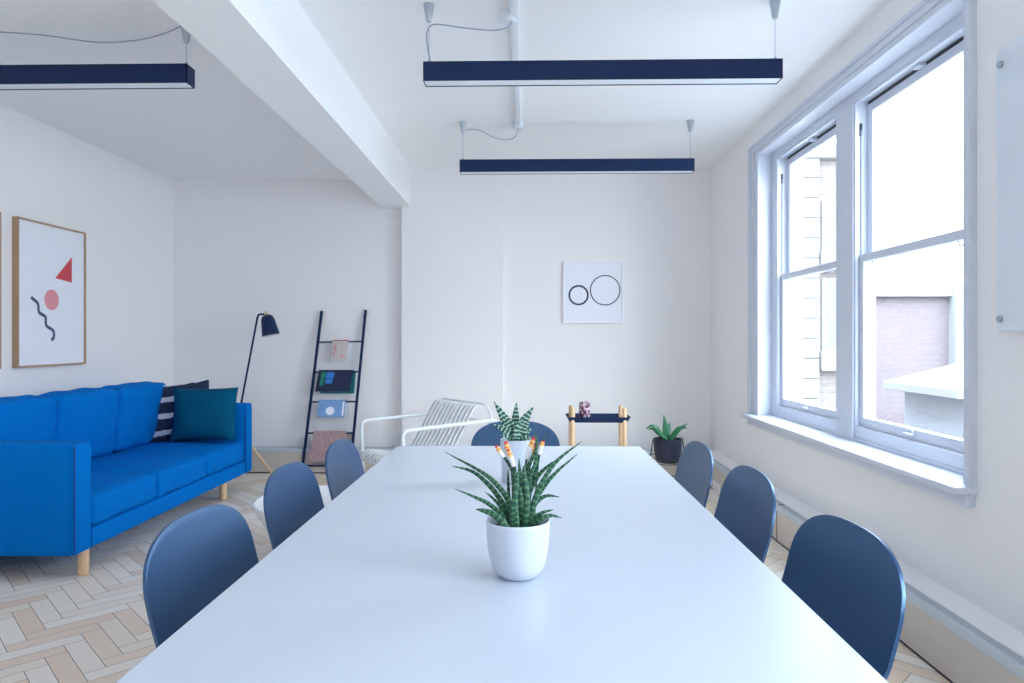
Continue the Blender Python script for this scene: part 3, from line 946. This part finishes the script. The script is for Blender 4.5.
# local x = depth (towards the back), local y = across
DP, WD = .82, .73
for yy in (0.0, WD):
    b = new()
    tube(b, rounded_path([(.02, yy, 0), (0, yy, .605), (DP, yy, .628), (DP-.02, yy, 0)], .055, 8), .0155, 12)
    tube(b, rounded_path([(0.01, yy, .30), (.5, yy, .27), (DP-.012, yy, .26)], .05), .011, 8)
    obj('side_frame', b, M['lounge'], lc, smooth=60)
prof = [(.0, 0, .30), (-.01, 0, .345), (.015, 0, .372), (.07, 0, .377), (.22, 0, .345), (.33, 0, .325), (.405, 0, .36), (.47, 0, .45), (.556, 0, .59), (.614, 0, .69), (.65, 0, .732), (.70, 0, .742), (.745, 0, .725), (.765, 0, .68)]
pc = catmull(prof, 6)
NS = 11
split = 7*6
def slats(pcut):
    b = new()
    for i in range(NS):
        yy = .065 + (WD-.13)*i/(NS-1)
        fr = frames([Vector((p.x, yy, p.z)) for p in pcut], Vector((0, 1, 0)))
        rings = []
        for (p, t_, n_, b_) in fr:
            # n_ is across (y), b_ is normal to the strap
            rings.append([b.verts.new(p + n_*sx*.0165 + b_*sy*.0045) for sx, sy in ((-1, -1), (1, -1), (1, 1), (-1, 1))])
        for r0, r1 in zip(rings, rings[1:]):
            for k in range(4): b.faces.new((r0[k], r0[(k+1) % 4], r1[(k+1) % 4], r1[k]))
        b.faces.new(rings[0][::-1]); b.faces.new(rings[-1])
    return b
obj('seat', slats(pc[:split+1]), M['lounge'], lc)
obj('backrest', slats(pc[split:11*6+1]), M['lounge'], lc)
b = new(); tube(b, rounded_path([(.785, .02, .60), (.775, .025, .69), (.735, .03, .750), (.730, WD-.03, .750), (.775, WD-.025, .69), (.785, WD-.02, .60)], .05, 6), .008, 8); obj('top_bar', b, M['lounge'], lc, smooth=60)
b = new(); tube(b, [(.0, 0, .30), (.0, WD, .30)], .011, 8); tube(b, [(.36, 0, .283), (.36, WD, .283)], .011, 8); tube(b, [(DP-.012, 0, .60), (DP-.012, WD, .60)], .011, 8); obj('cross_bar', b, M['lounge'], lc, smooth=60)

# ------------------------------------------------------------------ round low table
lt = thing('coffee_table', 'round white bowl-shaped low table on the floor by the sofa', 'coffee table', (-1.235, 4.08, 0))
b = new(); lathe(b, [(0, 0), (.17, 0), (.20, .006), (.255, .08), (.315, .17), (.365, .25), (.385, .295), (.383, .303), (.372, .306), (.362, .300), (.33, .288), (0, .286)], 64); obj('body', b, M['white_low'], lt, smooth=40)

# ------------------------------------------------------------------ tray side table
tt = thing('side_table', 'small tray table, dark tray on four pale dowel legs', 'side table', (.595, 5.72, 0))
def rrect(hx_, hy_, r, z, n=6):
    out = []
    for (sx, sy, a0) in ((1, 1, 0), (-1, 1, PI/2), (-1, -1, PI), (1, -1, 1.5*PI)):
        for k in range(n+1):
            a = a0 + PI/2*k/n
            out.append(Vector((sx*(hx_-r)+r*math.cos(a), sy*(hy_-r)+r*math.sin(a), z)))
    return out
b = new()
loops = [rrect(.235, .125, .03, .578), rrect(.262, .150, .04, .624), rrect(.256, .144, .036, .624), rrect(.230, .120, .027, .584)]
LV = [[b.verts.new(p) for p in lp] for lp in loops]
for A, B in zip(LV, LV[1:]):
    for k in range(len(A)): b.faces.new((A[k], A[(k+1) % len(A)], B[(k+1) % len(A)], B[k]))
b.faces.new(LV[0][::-1]); b.faces.new(LV[-1])
obj('tray', b, M['navy_metal'], tt)
for sx in (-1, 1):
    for sy in (-1, 1):
        b = new(); lathe(b, [(0, 0), (.018, 0), (.019, .004), (.019, .69), (.016, .696), (0, .696)], 20, (sx*.212, sy*.118, 0)); obj('leg', b, M['birch'], tt, smooth=40)
v_ = thing('vase', 'maroon and white speckled vase standing on the dark tray', 'vase', (.487, 5.70, .584))
b = new(); n = 40
rings_ = []
lathe(b, [(0, 0), (.044, 0), (.047, .004), (.047, .135), (.0465, .14), (.042, .14), (.042, .02), (0, .02)], n)
obj('body', b, M['terrazzo'], v_, smooth=40)
b = new()
rnd = random.Random(5)
for k in range(46):
    a = rnd.random()*2*PI; r = .04*math.sqrt(rnd.random()); s = .008+.005*rnd.random()
    m_ = Matrix.Translation((r*math.cos(a), r*math.sin(a), .135+.014*rnd.random())) @ Matrix.Diagonal((s, s, s*.8, 1))
    bmesh.ops.create_icosphere(b, subdivisions=1, radius=1, matrix=m_)
obj('pebble_filling', b, M['terrazzo'], v_, smooth=40)

# ------------------------------------------------------------------ plants
def pot_profile(r0, r1, h, th=.006, soil=.02):
    out = [(0, 0), (r0*.9, 0), (r0, h*.02)]
    for k in range(1, 9):
        f = k/8
        out.append((r0+(r1-r0)*math.sin(f*PI/2)**.9, h*(.02+.93*f)))
    out += [(r1, h*.99), (r1-th*.4, h), (r1-th, h*.985), (r1-th*1.3, h-soil-.01), (0, h-soil-.01)]
    return out
# front snake plant
PX, PY = -.018, 1.522
fp = thing('potted_plant', 'spiky snake plant with painted leaf tips in white pot, centre of table', 'plant', (PX, PY, TZ))
b = new(); lathe(b, [(0, 0), (.030, 0), (.036, .001), (.043, .004), (.0513, .0125), (.057, .022), (.061, .032), (.0665, .059), (.0695, .089), (.0712, .119), (.0714, .126), (.0705, .1272), (.069, .1265), (.0675, .12), (.066, .098), (0, .098)], 72); obj('pot', b, M['ceramic'], fp, smooth=50)
b = new(); lathe(b, [(0, .098), (.063, .096), (.065, .104), (.03, .110), (0, .112)], 32); obj('soil', b, M['soil'], fp, smooth=60)
k = PY/683.0
def q(px, py, dy=0.0):                    # design sketch units -> local metres
    return (( px-518)*k, dy, (527-py)*k + .108)
def ql(pts): return [q(*p) for p in pts]
b = new()
LW = .0068
snake = [
    ([(511, 527, -.01), (509, 500, -.015), (495, 480, -.02), (479, 468, -.02), (445, 451, -.01)], 1.0),
    ([(510, 527, .01), (506, 510, .005), (493, 489, 0), (474, 471, -.01), (452, 464.5, -.015)], 1.05),
    ([(508, 528, -.02), (502, 511, -.03), (490, 500, -.035), (477, 493, -.04), (456, 484.5, -.04)], .9),
    ([(511, 531, -.045), (505, 518, -.05), (496, 509, -.05), (486, 505, -.05), (477, 504, -.045)], 1.35),
    ([(507, 527, .0), (502, 509, 0), (494, 499, 0), (485, 491.5, 0)], .7),
    ([(515, 528, .01), (514, 500, .01), (513, 473, .01), (504, 457, .005), (500, 451, .0)], .8),
    ([(514, 532, -.045), (514, 515, -.048), (515, 498, -.046), (517, 476, -.04), (519, 466, -.038)], 1.35),
    ([(521, 528, .0), (522, 500, .0), (520, 475, .0), (519, 457, .0)], 1.0),
    ([(524, 527, -.01), (525, 500, -.01), (529, 478, -.01), (535, 462, -.01), (537.5, 441, -.005)], 1.0),
    ([(521, 527, .02), (523, 492, .02), (528, 470, .02), (537, 447, .02), (534, 431, .02)], .9),
    ([(528, 528, -.02), (530, 512, -.022), (540, 484, -.02), (556, 460, -.015), (582, 440, -.005)], 1.05),
    ([(530, 528, .0), (534, 503, .0), (544, 486, .0), (557, 471, .0), (578, 453.5, .005)], .95),
    ([(526, 528, .02), (528, 500, .02), (538, 478, .02), (550, 466, .02), (561, 460, .02)], .85),
    ([(529, 528, .015), (534, 507, .01), (541, 499, .01), (549, 496, .01), (560, 497.5, .01)], .85),
    ([(530, 529, -.03), (534, 516, -.035), (541, 508, -.04), (553, 504.5, -.04)], .95),
    ([(529, 529, -.03), (533, 519, -.04), (541, 512, -.05), (550, 509, -.05), (561, 512, -.045)], 1.05),
    ([(517, 530, -.05), (517, 515, -.052), (517, 502, -.05)], 1.1),
    ([(519, 530, -.02), (522, 510, -.03), (520, 490, -.03), (517, 478, -.03)], 1.3),
    ([(524, 530, -.03), (526, 512, -.035), (527, 492, -.03), (524, 470, -.02), (526, 461, -.02)], 1.2),
    ([(512, 528, .02), (509, 500, .02), (508, 480, .02), (508, 470, .02)], .6),
    ([(524, 528, .0), (530, 488, .0), (530, 470, .0), (527, 462, .0)], .7),
    ([(516, 528, .02), (515, 495, .02), (515, 470, .02), (514, 461, .02)], .6),
    ([(534, 528, .0), (538, 470, .03), (543, 445, .03), (547.5, 434, .03)], .35),
]
for pts, s in snake:
    L = sum((Vector(q(*a))-Vector(q(*c))).length for a, c in zip(pts, pts[1:]))
    leaf(b, ql(pts), LW*s, LW*.62*s, power=.75, base=.8, vscale=L*6.5, up=Vector((0, -1, .3)), fold=.12)
obj('foliage', b, M['snake'], fp, smooth=70)
tips = [([(503.5, 457, .0), (500, 451.5, 0), (496, 445, 0)], 1.0), ([(512, 463, .01), (508.5, 452, .01), (505.5, 441.5, .01)], 1.2), ([(514, 466, .0), (511, 457, .0), (508, 448.5, .0)], 1.1),
        ([(527, 461, .03), (530.5, 449, .03), (534.5, 438.5, .03)], 1.2), ([(529, 466, .03), (532.5, 455, .03), (536, 447, .03)], 1.1), ([(539, 456, .03), (541.5, 448, .03), (544, 442, .03)], 1.1)]
for pts, s in tips:
    b = new()
    P_ = catmull(ql(pts), 6)
    leaf(b, ql(pts), .0054*s, .0046*s, power=.25, base=.9, up=Vector((0, -1, .3)))
    obj('painted_tip', b, M['tip'], fp, smooth=70, label='leaf tip painted white, yellow and red')
# stems that carry the painted tips
b = new()
for pts, s in tips[1:]:
    a = Vector(q(*pts[0])); base = Vector((a.x*.35, a.y, .108))
    leaf(b, [base, base.lerp(a, .5)+Vector((-(a.x)*.05, 0, 0)), a], .004*s, .003*s, power=.12, base=.9, vscale=.5, up=Vector((0, -1, .3)))
obj('stem', b, M['snake'], fp, smooth=70)

# zebra plant further down the table
ZX, ZY = -.033, 2.53
zp = thing('potted_plant', 'white-banded zebra plant in a white pot, far half of table', 'plant', (ZX, ZY, TZ))
b = new(); lathe(b, [(0, 0), (.052, 0), (.056, .004), (.062, .150), (.062, .155), (.058, .157), (.056, .152), (.055, .137), (0, .137)], 56); obj('pot', b, M['ceramic'], zp, smooth=50)
b = new(); lathe(b, [(0, .132), (.054, .132), (.054, .144), (.03, .152), (0, .154)], 32); obj('soil', b, M['moss'], zp, smooth=60)
kz = ZY/683.0
def qz(px, py, dy=0.0): return ((px-519.5)*kz, dy, (441-py)*kz + .157)
b = new()
zeb = [
    ([(517, 441, 0), (512, 430, 0), (505, 418, 0), (496, 403.5, .0)], 2.0),
    ([(519, 441, .02), (518, 430, .02), (518, 418, .02), (519, 405, .02)], 1.7),
    ([(521, 441, -.02), (524, 430, -.02), (528, 420, -.02), (536, 408.5, -.02)], 2.1),
    ([(516, 441, -.03), (511, 434, -.035), (504, 429, -.04), (495, 425, -.04)], 1.4),
    ([(517, 442, -.03), (513, 438, -.04), (508, 436, -.05), (503, 436, -.055)], 1.0),
    ([(522, 441, .0), (527, 436, .0), (531, 433, .0), (535, 431.5, .0)], 1.1),
    ([(521, 442, -.03), (525, 439, -.04), (529, 437.5, -.05), (533, 438, -.05)], 1.1),
    ([(519, 441, -.04), (519, 436, -.05), (520, 428, -.05), (524, 419, -.04)], 1.3),
    ([(518, 441, .03), (514, 430, .04), (510, 425, .05), (507, 422, .055)], 1.2),
    ([(521, 441, .03), (526, 432, .04), (530, 426, .05), (531, 422, .055)], 1.2),
]
for pts, s in zeb:
    P_ = [qz(*p) for p in pts]
    L = sum((Vector(a)-Vector(c)).length for a, c in zip(P_, P_[1:]))
    leaf(b, P_, .0122*s, .0048*s, power=.95, base=.8, vscale=L*9, up=Vector((0, -1, .35)), fold=.25)
obj('foliage', b, M['zebra'], zp, smooth=70)

# agave on wire stand
AX, AY = 1.115, 5.40
ws = thing('plant_stand', 'thin black wire plant stand by the rear wall', 'plant stand', (AX, AY, 0))
b = new()
for rr, z in ((.098, .287), (.152, .335), ):
    tube(b, [(rr*math.cos(2*PI*i/40), rr*math.sin(2*PI*i/40), z) for i in range(41)], .0035, 6, cap=False)
obj('ring', b, M['black_metal'], ws, smooth=60)
for an in (.3, .3+PI/2, .3+PI, .3+1.5*PI):
    c_, s_ = math.cos(an), math.sin(an)
    b = new(); tube(b, [(.128*c_, .128*s_, .478), (.152*c_, .152*s_, .335), (.165*c_, .165*s_, 0)], .0042, 8)
    tube(b, [(.152*c_, .152*s_, .335), (.098*c_, .098*s_, .287)], .0035, 6)
    obj('leg', b, M['black_metal'], ws, smooth=60)
ap = thing('potted_plant', 'small agave in a dark navy pot held by the wire stand', 'plant', (AX, AY, .290))
b = new(); lathe(b, [(0, 0), (.070, 0), (.088, .012), (.096, .035), (.105, .09), (.113, .181), (.113, .188), (.107, .189), (.104, .166), (0, .164)], 48); obj('pot', b, M['navy_pot'], ap, smooth=50)
b = new(); lathe(b, [(0, .162), (.104, .162), (.104, .172), (0, .178)], 32); obj('soil', b, M['soil'], ap, smooth=60)
ka = AY/683.0
def qa(px, py, dy=0.0): return ((px-668.3)*ka, dy, (440-py)*ka + .176)
b = new()
for pts, s in [
    ([(668, 440, 0), (666, 430, 0), (665.5, 424, 0), (664.3, 414.5, 0)], 1.55),
    ([(667, 440, -.03), (661, 434, -.04), (656, 427, -.05), (651, 425, -.05), (645, 428.5, -.05)], 1.0),
    ([(670, 440, -.02), (674, 433, -.03), (678, 428, -.04), (683, 426.5, -.05), (686, 427, -.05)], 1.1),
    ([(671, 440, .02), (677, 434, .03), (682, 429, .04), (690, 424, .05)], 1.15),
    ([(667, 440, .03), (660, 434, .05), (655, 430, .07), (650, 431, .08)], 1.0),
    ([(669, 440, .04), (671, 432, .07), (672, 427, .09), (673, 424, .10)], 1.1),
    ([(668, 440, -.04), (668, 436, -.07), (667, 433, -.09), (667, 434, -.11)], .8),
]:
    leaf(b, [qa(*p) for p in pts], .0175*s, .006*s, power=.8, base=.7, up=Vector((0, -1, .6)), fold=.25)
obj('foliage', b, M['agave'], ap, smooth=70)

# ------------------------------------------------------------------ things on the window wall
wb = thing('glass_board', 'frosted glass board on steel standoffs right of the window', 'board', (1.70, 1.80, 1.80))
b = new(); box(b, -.010, -.003, -.70, .688, -.505, .50, bev=.002); obj('panel', b, M['board_glass'], wb)
for yy in (-.665, .665):
    for zz in (-.462, .443):
        b = new(); lathe(b, [(0, -.03), (.010, -.03), (.010, .012), (.012, .012), (.013, .016), (.011, .021), (0, .021)], 20, mtx=Matrix.Translation((0, yy, zz)) @ Matrix.Rotation(-PI/2, 4, 'Y'))
        obj('standoff', b, M['steel'], wb, smooth=40, label='round steel standoff')
sk = thing('wall_socket', 'white double socket on the trunking behind the window-side chairs', 'socket', (1.56, 5.60, .048))
b = new(); box(b, -.014, 0, -.09, .09, -.045, .045, bev=.004); obj('plate', b, M['socket'], sk)
for yy in (-.036, .036):
    b = new()
    box(b, -.0155, -.013, yy-.004, yy+.004, .008, .018); box(b, -.0155, -.013, yy-.016, yy-.008, -.012, -.006); box(b, -.0155, -.013, yy+.008, yy+.016, -.012, -.006)
    obj('socket_hole', b, M['dark_gap'], sk)

# ------------------------------------------------------------------ outside the window
slab('ground', [(WO+.02, 40, -15, 45, -3.8, -3.6)], M['asphalt'])
# bay wing in pale stone courses
wing = thing('outside_building', 'pale stone bay with corner blocks and sash windows, seen through the far window', 'building', (3.55, 8.0, -3.6))
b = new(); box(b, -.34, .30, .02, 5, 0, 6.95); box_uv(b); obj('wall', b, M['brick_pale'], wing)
b = new()
zz = 0
while zz < 6.8:
    box(b, -.36, -.155, -.03, .3, zz, zz+.222, bev=.006); zz += .232
obj('corner_stones', b, M['stone'], wing)
b = new(); box(b, -.40, .34, -.06, .3, 6.95, 7.12, bev=.02); obj('cornice', b, M['stone'], wing)
for (z0, z1) in ((4.75, 5.52), (5.92, 6.42)):
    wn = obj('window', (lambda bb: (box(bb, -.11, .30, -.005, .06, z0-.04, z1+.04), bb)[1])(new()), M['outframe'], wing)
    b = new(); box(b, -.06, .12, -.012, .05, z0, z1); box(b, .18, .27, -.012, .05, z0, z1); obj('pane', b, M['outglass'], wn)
    b = new(); box(b, -.14, .34, -.08, .05, z0-.26, z0-.04, bev=.01); obj('window_sill', b, M['stone'], wing)
# far pink brick block
far = thing('outside_building', 'long pink brick building with a pale coping across the yard', 'building', (9.5, 14.0, -3.6))
b = new(); box(b, -3.0, 5, 0, 5, 0, 5.70); box_uv(b); obj('wall', b, M['brick'], far)
b = new(); box(b, -3.1, 5.1, -.12, 5, 5.70, 5.95, bev=.02); obj('coping', b, M['stone'], far)
b = new(); box(b, -.95, -.30, -.25, .4, 3.0, 5.9, bev=.02); obj('chimney', b, M['outframe'], far)
# small outhouse with pale hipped roof
oh = thing('outside_building', 'low grey outhouse with pale hipped roof in the yard', 'building', (6.80, 9.6, -3.6))
b = new(); box(b, -.72, 2.2, 0, 1.5, 0, 4.10); obj('wall', b, M['outwall'], oh)
b = new()
e0 = [(-.95, -.22, 4.16), (2.4, -.22, 4.16), (2.4, 1.7, 4.16), (-.95, 1.7, 4.16)]; rt = [(.15, .75, 4.62), (1.6, .75, 4.62)]
V = [b.verts.new(p) for p in e0]; T = [b.verts.new(p) for p in rt]
b.faces.new((V[0], V[1], T[1], T[0])); b.faces.new((V[1], V[2], T[1])); b.faces.new((V[2], V[3], T[0], T[1])); b.faces.new((V[3], V[0], T[0])); b.faces.new(V[::-1])
obj('roof', b, M['roof'], oh)
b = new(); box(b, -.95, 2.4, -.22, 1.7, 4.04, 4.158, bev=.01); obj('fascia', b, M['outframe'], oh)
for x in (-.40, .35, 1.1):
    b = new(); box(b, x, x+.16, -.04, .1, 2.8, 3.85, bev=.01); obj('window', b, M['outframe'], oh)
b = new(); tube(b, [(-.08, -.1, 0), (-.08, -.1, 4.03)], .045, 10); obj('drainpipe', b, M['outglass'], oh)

# ------------------------------------------------------------------ camera
f_px = 683.0
cam = bpy.data.cameras.new('camera'); co = bpy.data.objects.new('camera', cam); COL.objects.link(co)
cam.sensor_fit = 'HORIZONTAL'; cam.sensor_width = 36; cam.lens = 36*f_px/1024
cam.shift_y = -3.5/1024
cam.clip_start = .05; cam.clip_end = 200
co.location = (0, 0, 1.27); co.rotation_euler = (PI/2, 0, math.atan(14/f_px))
S.camera = co

# ------------------------------------------------------------------ light
SKY = 5.5
w = bpy.data.worlds.new('World'); S.world = w; w.use_nodes = True
nt = w.node_tree; bg = nt.nodes['Background']
tc = nt.nodes.new('ShaderNodeTexCoord'); sp = nt.nodes.new('ShaderNodeSeparateXYZ'); nt.links.new(tc.outputs['Generated'], sp.inputs[0])
cr = nt.nodes.new('ShaderNodeValToRGB')
cr.color_ramp.elements[0].position = 0.0; cr.color_ramp.elements[0].color = (.30, .34, .38, 1)
cr.color_ramp.elements[1].position = .75; cr.color_ramp.elements[1].color = (2.6, 2.9, 3.3, 1)
e = cr.color_ramp.elements.new(.02); e.color = (.98, 1.0, 1.02, 1)
e = cr.color_ramp.elements.new(.32); e.color = (1.1, 1.2, 1.3, 1)
nt.links.new(sp.outputs[2], cr.inputs[0]); nt.links.new(cr.outputs[0], bg.inputs['Color'])
bg.inputs['Strength'].default_value = SKY

def portal(name, y0, y1, z0, z1):
    # sampling aid only: guides rays to the real sky through a window opening
    l = bpy.data.lights.new(name, 'AREA'); l.shape = 'RECTANGLE'; l.size = z1-z0; l.size_y = y1-y0; l.energy = 1
    l.cycles.is_portal = True
    o = bpy.data.objects.new(name, l); COL.objects.link(o)
    o.location = (2.0, (y0+y1)/2, (z0+z1)/2); o.rotation_euler = (0, PI/2, 0)
def area(name, loc, target, sx, sy, power, color):
    l = bpy.data.lights.new(name, 'AREA'); l.shape = 'RECTANGLE'; l.size = sx; l.size_y = sy; l.energy = power; l.color = color
    o = bpy.data.objects.new(name, l); COL.objects.link(o); o.location = loc
    d = Vector(target)-Vector(loc); o.rotation_euler = d.to_track_quat('-Z', 'Y').to_euler()
    return o
DAY = (.85, .925, 1.0)
# added fill lamps outside both windows, out of camera sight, topping up the sky
area('sky_fill_lamp', (3.05, 3.2, 2.6), (-.8, 3.9, 1.6), 2.2, 2.0, 160, DAY)
area('window_fill_lamp', (2.5, .125, 1.40), (0, .5, 2.5), 2.6, 1.9, 118, DAY)  # added lamp, tilted upward for bounce off the ceiling
portal('window_portal', *W1)
portal('window_portal', *W2)

S.view_settings.view_transform = 'Standard'; S.view_settings.look = 'None'
S.view_settings.gamma = 1; S.view_settings.use_curve_mapping = False
S.view_settings.exposure = 0.0
try:
    S.cycles.max_bounces = 14; S.cycles.diffuse_bounces = 10; S.cycles.use_denoising = True
except Exception:
    pass
